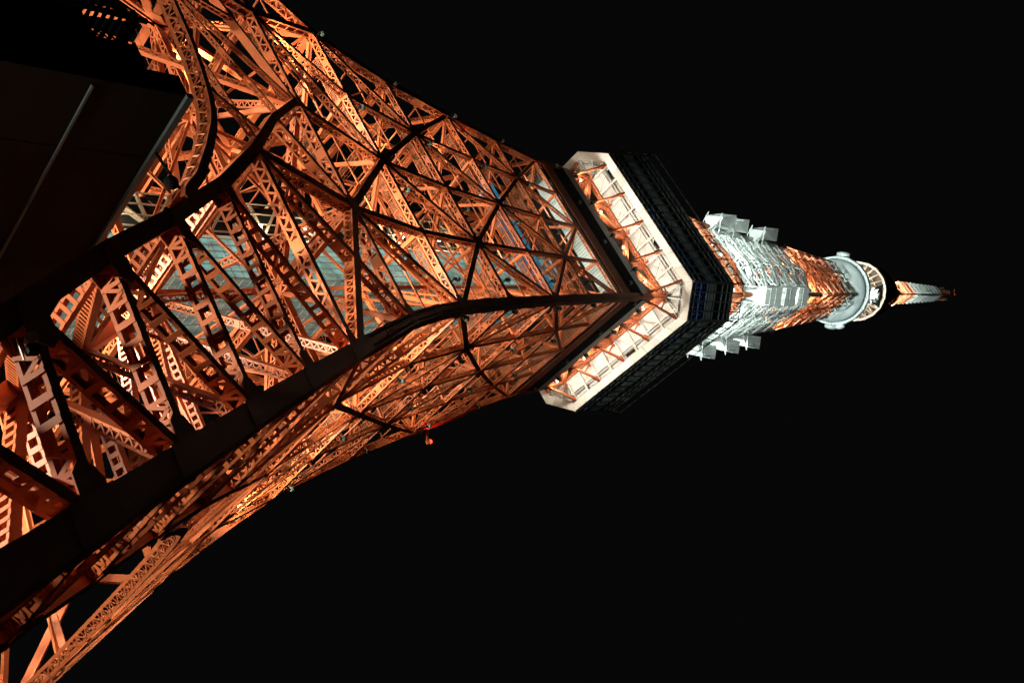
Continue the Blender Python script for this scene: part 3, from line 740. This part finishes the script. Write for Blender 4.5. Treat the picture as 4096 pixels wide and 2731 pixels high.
for k in range(18):
    a0, a1 = 2*math.pi*k/18 + .006, 2*math.pi*(k+1)/18 - .006
    f = lambda r, a, z: V((r*math.cos(a), r*math.sin(a), z))
    q = MB(); q.loft([[f(7.0, a0, 238.8), f(7.0, a1, 238.8), f(7.5, a1, 238.9), f(7.5, a0, 238.9)], [f(7.0, a0, 239.9), f(7.0, a1, 239.9), f(7.55, a1, 239.9), f(7.55, a0, 239.9)]]); q.build('ring_panel', CREAM, td)
for k in range(24):
    a = 2*math.pi*k/24; b = a + math.pi/12
    q = MB()
    q.bar(V((3.2*math.cos(a), 3.2*math.sin(a), 234)), V((7.1*math.cos(a), 7.1*math.sin(a), 239)), V((-math.sin(a), math.cos(a), 0)), .12, .12)
    q.bar(V((2.6*math.cos(a), 2.6*math.sin(a), 239.2)), V((7.1*math.cos(b), 7.1*math.sin(b), 239.2)), V((0, 0, 1)), .09, .09)
    q.bar(V((5.0*math.cos(a), 5.0*math.sin(a), 239.1)), V((5.0*math.cos(a + math.pi/6), 5.0*math.sin(a + math.pi/6), 239.1)), V((0, 0, 1)), .08, .08)
    q.build('ring_bracket', CREAM, td)
m = MB(); m.loft([rg(2.8, 231.9), rg(2.6, 240)]); m.build('neck', CREAM, td)
m = MB(); m.loft([rg(7.3, 240.2), rg(7.3, 240.5)]); m.build('ring_floor', TANM, td)
for z0, r in ((242.5, 7.2), (245, 7.0), (247.5, 6.7), (250, 6.3), (252.5, 5.8), (255, 5.2), (257.5, 4.7), (260, 4.4)):
    q = MB(); q.loft([rg(r - .12, z0, 24), rg(r + .05, z0, 24), rg(r + .05, z0 + .18, 24), rg(r - .12, z0 + .18, 24), rg(r - .12, z0, 24)], cap=False); q.build('cage_hoop', DARKM if z0 < 252 else ORANGE, td)
for k in range(16):
    a = 2*math.pi*k/16; q = MB(); pts = [(7.3, 240.4), (7.05, 245), (6.35, 250), (5.25, 255), (4.4, 260.2)]
    for (ra, za), (rb_, zb) in zip(pts, pts[1:]): q.bar(V((ra*math.cos(a), ra*math.sin(a), za)), V((rb_*math.cos(a), rb_*math.sin(a), zb)), V((-math.sin(a), math.cos(a), 0)), .05, .05)
    q.build('cage_rib', DARKM, td)
m = MB(); m.loft([rg(6.6, 240.6), rg(4.6, 254), rg(3.4, 260)]); m.build('machine_house', DARKM, td)
# dishes on the top deck
def dish(ang, z, r, off, label):
    d = V((math.cos(ang), math.sin(ang), 0)); t = thing('dish_aerial', label, 'dish', tuple(d*off + V((0, 0, z))), 'covered dish aerials round the top deck')
    q = MB(); q.tube(V((0, 0, 0)), d*.75, r, 20); q.build('drum', BOWLM, t)
    q = MB(); q.tube(d*.75, d*1.05, r*.98, 20, r*.5); q.build('cover', WHITE, t)
    q = MB(); q.bar(-d*.9, d*.1, V((0, 0, 1)), .2, .2); q.build('mount', GREYM, t)
dish(math.radians(-135), 226.3, 1.5, 8.3, 'round white drum aerial on the top deck rim at upper image side')
dish(math.radians(45), 226.0, 1.5, 8.3, 'round white drum aerial on the top deck rim at lower image side')
dish(math.radians(28), 224.8, 1.1, 8.2, 'smaller white drum aerial beside the lower one on top deck rim')
nd = V((1, -1, 0)).normalized()
pod = thing('aerial_pod', 'white hexagonal pod with framed window on the front of the top deck', 'pod', tuple(nd*7.6 + V((0, 0, 229.5))))
e_ = V((nd.y, -nd.x, 0))
m = MB(); m.prism([nd*.6 + e_*math.cos(a)*1.75 + V((0, 0, math.sin(a)*2.6)) for a in [k*math.pi/4 + .39 for k in range(8)]], nd*1.3); m.build('body', WHITE, pod)
m = MB(); m.prism([nd*1.4 + e_*math.cos(a)*.95 + V((0, 0, -1.0 + math.sin(a)*1.3)) for a in [k*math.pi/4 + .39 for k in range(8)]], nd*.5); m.build('window', GREYM, pod)
m = MB()
for i in (-.5, 0, .5): m.bar(nd*1.68 + e_*i*.9 + V((0, 0, -2.0)), nd*1.68 + e_*i*.9 + V((0, 0, 0)), e_, .05, .04)
for i in (-1.6, -.9, -.3): m.bar(nd*1.68 - e_*.8 + V((0, 0, i)), nd*1.68 + e_*.8 + V((0, 0, i)), V((0, 0, 1)), .05, .04)
m.build('window_bar', WHITE, pod)
m = MB(); m.prism([nd*.3 + e_*a + V((0, 0, b)) for a, b in ((-1.8, -2.0), (1.8, -2.0), (2.9, 4.6), (-2.9, 4.6))], nd*.2); m.build('skirt', BOWLM, pod)

mast = obj('antenna_mast', None, tower)
def wm(z): return lerp([(253, 2.5), (275, 2.05), (307, 1.5), (316, 1.0), (321, .8)], z)
MST = []
def seg_mat(z): return WHITE if 281.5 < z < 308.5 else ORANGE
z = 255.0; i = 0
while z < 313:
    dz = 1.9; mt = seg_mat(z); q = MB()
    h, h2 = wm(z), wm(z + dz)
    q.bar(V((-h, -h - .1, z)), V((h, -h - .1, z + .2)), V((0, 0, 1)), .33, .12)
    o = q.build('mast_rung', mt, mast); MST.append(o)
    if i % 2 == 0:
        q = MB()
        for f in (-.9, .9):
            c = V((f*h, -h - .35, z)); q.bar(c - V((0, .3, 0)), c + V((0, .3, 0)), V((0, 0, 1)), .09, .09)
        q.bar(V((-h*.9, -h - .6, z)), V((h*.9, -h - .6, z)), V((0, 0, 1)), .06, .06)
        MST.append(q.build('dipole', mt, mast))
    z += dz; i += 1
for za, zb in ((253, 281.5), (281.5, 308.5), (308.5, 316), (316, 321)):
    q = MB(); rr = []
    for zz in (za, zb):
        c = V((wm(zz), -wm(zz), zz)); h = .12; rr.append([c + V((h, h, 0)), c + V((-h, h, 0)), c + V((-h, -h, 0)), c + V((h, -h, 0))])
    q.loft(rr); MST.append(q.build('mast_post', seg_mat((za+zb)/2), mast))
rot4(MST, mast)
m = MB(); m.aabb(-1.75, 1.75, -1.75, 1.75, 309.5, 310.3); m.build('mast_collar', ORANGE, mast)
m = MB(); m.tube(V((0, 0, 253)), V((0, 0, 316)), .7, 10, .4); m.tube(V((0, 0, 316)), V((0, 0, 333)), .3, 8, .14); m.build('mast_core', DARKM, mast)
for zz in (314.5, 316.5, 318.5, 320.5):
    for k in range(4):
        a = k*math.pi/2 + .4; d = V((math.cos(a), math.sin(a), 0)); e2 = V((-d.y, d.x, 0)); q = MB()
        q.bar(d*.4 + V((0, 0, zz)), d*1.9 + V((0, 0, zz)), V((0, 0, 1)), .06, .06); q.bar(d*1.9 - e2*.8 + V((0, 0, zz)), d*1.9 + e2*.8 + V((0, 0, zz)), V((0, 0, 1)), .05, .05); q.bar(d*1.4 - e2*.6 + V((0, 0, zz)), d*1.4 + e2*.6 + V((0, 0, zz)), V((0, 0, 1)), .05, .05)
        q.build('dipole', ORANGE, mast)

# ------------------------------------------------------------------ lamps
def lamp_light(parent, kind, loc, energy, col, size=.25, target=None, cone=120, blend=.6):
    d = bpy.data.lights.new('lamp_light', kind); d.energy = energy; d.color = col; d.shadow_soft_size = size
    if kind == 'SPOT': d.spot_size = math.radians(cone); d.spot_blend = blend
    o = bpy.data.objects.new('lamp_light', d); COL.objects.link(o); o.parent = parent; o.location = loc
    if target is not None: o.rotation_euler = V(target).to_track_quat('-Z', 'Y').to_euler()
    return o
WARM = (1.0, 0.80, 0.54); WARM2 = (1.0, 0.87, 0.66); COOL = (0.86, 1.0, 0.95)
fm = MB(); fm.aabb(-.35, .35, -.25, .25, -.45, -.1); FH = fm.mesh('housing', DARKM)
fm = MB(); fm.tube(V((0, 0, -.095)), V((0, 0, -.06)), .2, 12); FLENS = fm.mesh('lens', LITC)
fm = MB(); fm.aabb(-.42, -.37, -.05, .05, -.8, -.1); fm.aabb(.37, .42, -.05, .05, -.8, -.1); fm.aabb(-.42, .42, -.05, .05, -.85, -.78); FY = fm.mesh('yoke', DARKM)
def flood(loc, aim, energy, col, label, group, cone=120, soft=.3):
    t = thing('floodlight', label, 'floodlight', tuple(loc), group)
    aim = V(aim).normalized(); t.rotation_euler = aim.to_track_quat('Z', 'Y').to_euler()
    for nm, me in (('housing', FH), ('lens', FLENS), ('yoke', FY)): obj(nm, me, t)
    lamp_light(t, 'SPOT', (0, 0, .05), energy, col, soft, (0, 0, 1), cone)
    return t
KW = 1000.0
SIDE = {(1, -1): 'near', (-1, -1): 'left-hand', (1, 1): 'right-hand', (-1, 1): 'far'}
for sx in (-1, 1):
    for sy_ in (-1, 1):
        nm = SIDE[(sx, sy_)]
        flood((sx*25.5, sy_*29, .95), (sx*.5, sy_*.45, .68), (40 if sy_ < 0 else 10)*KW, WARM2, 'floodlight on the ground aimed up into the %s tower leg' % nm, 'ground floodlights in the legs', 88, 1.0)
        flood((sx*11, sy_*15, 21.5), (sx*.25, sy_*.35, 1), 30*KW, WARM2, 'floodlight on the building roof below the first belt, %s corner' % nm, 'roof floodlights under the tower', 140)
        flood((sx*16.5, sy_*6, 21.5), (sx*.4, sy_*.1, 1), 25*KW, WARM2, 'floodlight on the building roof beside the lift shaft, %s side' % nm, 'roof floodlights under the tower', 140)
for i, x in enumerate((-7.5, -2.5, 2.5, 7.5)):
    flood((x, -10.45, 96.9), (0, .02, 1), 1.1*KW, COOL, 'small floodlight below the corrugated soffit on the wide face, number %s along' % ['one', 'two', 'three', 'four'][i], 'soffit floodlights', 80)
for (sx, sy_), nm in SIDE.items():
    flood((sx*18.5, sy_*20, 21.5), (sx*.62, sy_*.62, .5), 75*KW, WARM2, 'floodlight on the building roof edge aimed at the %s leg' % nm, 'roof floodlights under the tower', 104, .6)
FC = ['wide front face', 'steep side face', 'far side face', 'far back face']
for zl, en, nm in ((53.5, 15, 'lowest'), (77.2, 2.6, 'third'), (96.9, .7, 'uppermost')):
    v = w(zl)
    for k in range(4):
        R = Matrix.Rotation(k*math.pi/2, 3, 'Z')
        for f in (-.45, .45):
            p = R @ V((f*v, -v + 2.0, zl)); a = R @ V((0, -.12, 1))
            flood(p, a, en*KW, WARM, 'floodlight on the %s catwalk, %s, %s end' % (nm, FC[k], 'first' if f < 0 else 'second'), 'catwalk floodlights', 150)
# two added unseen beams, standing in for city glow on the main deck windows
for p, nm in ((V((60, -235, 1.2)), 'wide front side'), (V((225, -40, 1.2)), 'steep side')):
    flood(p, V((2, -2, 129.5)) - p, 170*KW, COOL, 'added unseen floodlight standing in for city glow on deck windows, %s' % nm, 'added deck beams', 8)
# lit globes under the main deck and dark globes below them
gm = MB(); gm.sphere(V((0, 0, 0)), .23); GL = gm.mesh('globe', LITW)
gm = MB(); gm.sphere(V((0, 0, 0)), .36); GD = gm.mesh('globe', GLOBE)
gm = MB(); gm.tube(V((0, 0, -.5)), V((0, 0, -.25)), .12, 8); gm.bar(V((0, 0, -.45)), V((0, .6, -.5)), V((1, 0, 0)), .05, .05); GB = gm.mesh('bracket', ORANGE)
gm = MB(); gm.tube(V((0, 0, -.42)), V((0, 0, -.28)), .16, 8); gm.bar(V((0, 0, -.4)), V((0, .7, -.45)), V((1, 0, 0)), .05, .05); GBD = gm.mesh('bracket', DARKM)
for me in (GL, GD):
    for p in me.polygons: p.use_smooth = True
ORD = ['first', 'second', 'third', 'fourth', 'fifth']
for k in range(2):
    R = Matrix.Rotation(k*math.pi/2, 3, 'Z'); fc = FC[k]
    near = (lambda i: ORD[3 - i]) if k == 0 else (lambda i: ORD[i])
    for i, x in enumerate((-9.2, -3.4, 2.9, 8.8)):
        t = thing('globe_lamp', 'lit white globe under the main deck, %s from near leg, %s' % (near(i), fc), 'lamp', tuple(R @ V((x, -11.65, 112.5))), 'lit globes under the main deck'); t.rotation_euler = (0, 0, k*math.pi/2)
        obj('globe', GL, t); obj('bracket', GB, t)
        lamp_light(t, 'SPOT', (0, -.4, .1), 1.3*KW, (1.0, .88, .72), .28, (0, -.1, 1), 172, .25)
    for i, x in enumerate((-9.3, -4.4, 1.3, 7.2)):
        t = thing('globe_lamp', 'unlit grey globe by a deck strut foot, %s from near leg, %s' % (near(i), fc), 'lamp', tuple(R @ V((x, -12.15, 110.9))), 'unlit globes under the main deck'); t.rotation_euler = (0, 0, k*math.pi/2)
        obj('globe', GD, t); obj('bracket', GBD, t)
    for j, z in enumerate([106.9] + Z[4:0:-1]):
        for i, f in enumerate((-.97, -.38, .23, .84)):
            v = w(z); t = thing('globe_lamp', 'unlit globe, %s from near leg, %s row below deck, %s' % (near(i), ORD[j], fc), 'lamp', tuple(R @ V((f*v, -v - .75, z + .75))), 'unlit globes on the lattice'); t.rotation_euler = (0, 0, k*math.pi/2)
            obj('globe', GD, t).scale = (.8, .8, .8); obj('bracket', GBD, t)
# lit lamps on the bronze side of the lift shaft
sm = MB(); sm.sphere(V((0, 0, 0)), .2, 10, 7); SLG = sm.mesh('globe', LITC)
for i, z in enumerate((42.8, 57.7, 63.3, 77, 83.1)):
    t = thing('shaft_lamp', 'lit white bulb on the bronze side of the lift shaft, %s from the bottom' % ORD[i], 'lamp', (-1.1, -5.75, z), 'lamps on the lift shaft')
    obj('globe', SLG, t); q = MB(); q.aabb(-.06, .06, .15, .6, -.05, .05); q.build('arm', BRONZE, t)
    lamp_light(t, 'POINT', (0, -.35, 0), 450, (1, .88, .62), .2)
# cool floodlights on the deck roof for the white upper tower
CN = ['near', 'right-hand', 'far', 'left-hand']
for k in range(4):
    R = Matrix.Rotation(k*math.pi/2, 3, 'Z')
    for f in (-6.5, 6.5):
        flood(R @ V((f, -13.2, 128.65)), R @ V((-f*.2/6.5, .1, 1)), 10*KW, COOL, 'floodlight on the main deck roof over the %s, %s of two' % (FC[k], 'first' if f < 0 else 'second'), 'deck roof floodlights', 70)
    for dx, dy, wh in ((15.5, -10.9, 'first'), (10.9, -15.5, 'second')):
        flood(R @ V((dx, dy, 128.65)), R @ V((-.1, .1, 1)), 32*KW, COOL, 'floodlight on the main deck roof at its %s corner, %s of two' % (CN[k], wh), 'deck roof floodlights', 60)
    zl = 157.5; v = w(zl); flood(R @ V((0, -v + 1.2, zl)), R @ V((0, -.05, 1)), 5*KW, COOL, 'floodlight inside the white upper lattice by the %s' % FC[k], 'upper floodlights', 140)
    for f in (-.6, .6):
        zl = 190.5; v = w(zl); flood(R @ V((f*v, -v + 1.4, zl)), R @ V((0, -.1, 1)), 3.2*KW, (1, .85, .6), 'floodlight inside the upper orange lattice by the %s, %s of two' % (FC[k], 'first' if f < 0 else 'second'), 'upper floodlights', 150)
    zl = 192; v = w(zl); flood(R @ V((v + .55, -v - .55, zl)), R @ V((.06, -.06, 1)), 30*KW, COOL, 'floodlight outside the upper orange lattice at its %s corner' % CN[k], 'upper floodlights', 60)
    flood(R @ V((3.5, -5.6, 225.05)), R @ V((.1, -.1, 1)), 9*KW, (1, .9, .7), 'floodlight above the top deck rim by the %s' % FC[k], 'top floodlights', 150)
    flood(R @ V((0, -4.9, 258.6)), R @ V((0, .1, 1)), 45*KW, COOL, 'floodlight at the mast foot by the %s' % FC[k], 'mast floodlights', 40)
# small wall washer at the foot of the building
flood((27.5, -12, 1.5), (-.35, -.5, 1), .5*KW, (1, .95, .9), 'small floodlight on the ground washing the dark building wall', 'wall washer', 120)
for c_, sx, sy_ in (('near', 1, -1), ('left-hand', -1, -1), ('right-hand', 1, 1)):  # fill lights added to brighten the shaded undersides of the aerials above
    for zt_, wh in ((161.6 if c_ == 'near' else 163.5, 'lower'), (169.6 if c_ != 'right-hand' else 173.6, 'middle')):
        rr_ = w(zt_) + 1.75; flood((sx*rr_, sy_*rr_, zt_ + .9), (sx*.2, sy_*.2, 1), 1.4*KW, COOL, 'added fill light on top of the %s boxed aerial at the %s corner' % (wh, c_), 'added aerial fill lights', 150)
# red obstruction lights
def red(loc, label, e, r):
    t = thing('obstruction_light', label, 'lamp', loc); q = MB(); q.tube(V((0, 0, 0)), V((0, 0, r*1.6)), r, 10); q.build('lens', REDL, t)
    q = MB(); q.tube(V((0, 0, -.25)), V((0, 0, 0)), r*1.2, 10); q.bar(V((0, 0, -.2)), V((-1.2, -1.2, -.5)), V((0, 0, 1)), .12, .12); q.build('base', ORANGE, t)
    lamp_light(t, 'POINT', (-.5, -.1, .9), e, (1, .04, .02), .2)
v = w(88)
red((v + 1.6, v + 1.6, 88.6), 'red obstruction light on a bracket outside the lower tower leg', 350, .26)
red((-v + 1.2, -v + 1.5, 87.5), 'red obstruction light tucked inside the tower leg nearest the top image edge', 60, .16)
red((0, 0, 333), 'red obstruction light at the very tip of the mast', 5, .25)
# floodlight-like camera unit on the near leg strut, lamp arm on the building edge
cu = thing('spot_unit', 'silver ribbed lamp unit clamped on a ladder strut of the near leg', 'lamp', tuple(PI(13.0).lerp(PO(13.0), .2) + V((0, -.62, -.2)))); cu.scale = (.55, .55, .55)
m = MB(); m.tube(V((.0, -.2, 0)), V((0, .15, .1)), .3, 14); [m.tube(V((0, .15 + .05*i, .1)), V((0, .17 + .05*i, .1)), .33, 14) for i in range(4)]; m.build('ribbed_head', WHITE, cu)
m = MB(); m.aabb(.35, .8, -.15, .3, -.3, .25); m.build('ballast_box', DARKM, cu)
m = MB(); m.aabb(-.3, .95, .3, .42, -.45, -.38); m.build('clamp', GREYM, cu)
la = thing('lamp_arm', 'black lamp on a thin arm sticking out from the dark building edge', 'lamp', (22.95, -36.6, 23.8))
m = MB(); m.bar(V((0, 0, 0)), V((1.9, .1, .5)), V((0, 1, 0)), .05, .05); m.build('arm', DARKM, la)
m = MB(); m.sphere(V((1.7, 0, .1)), .32, 12, 8); m.build('head', DARKM, la)
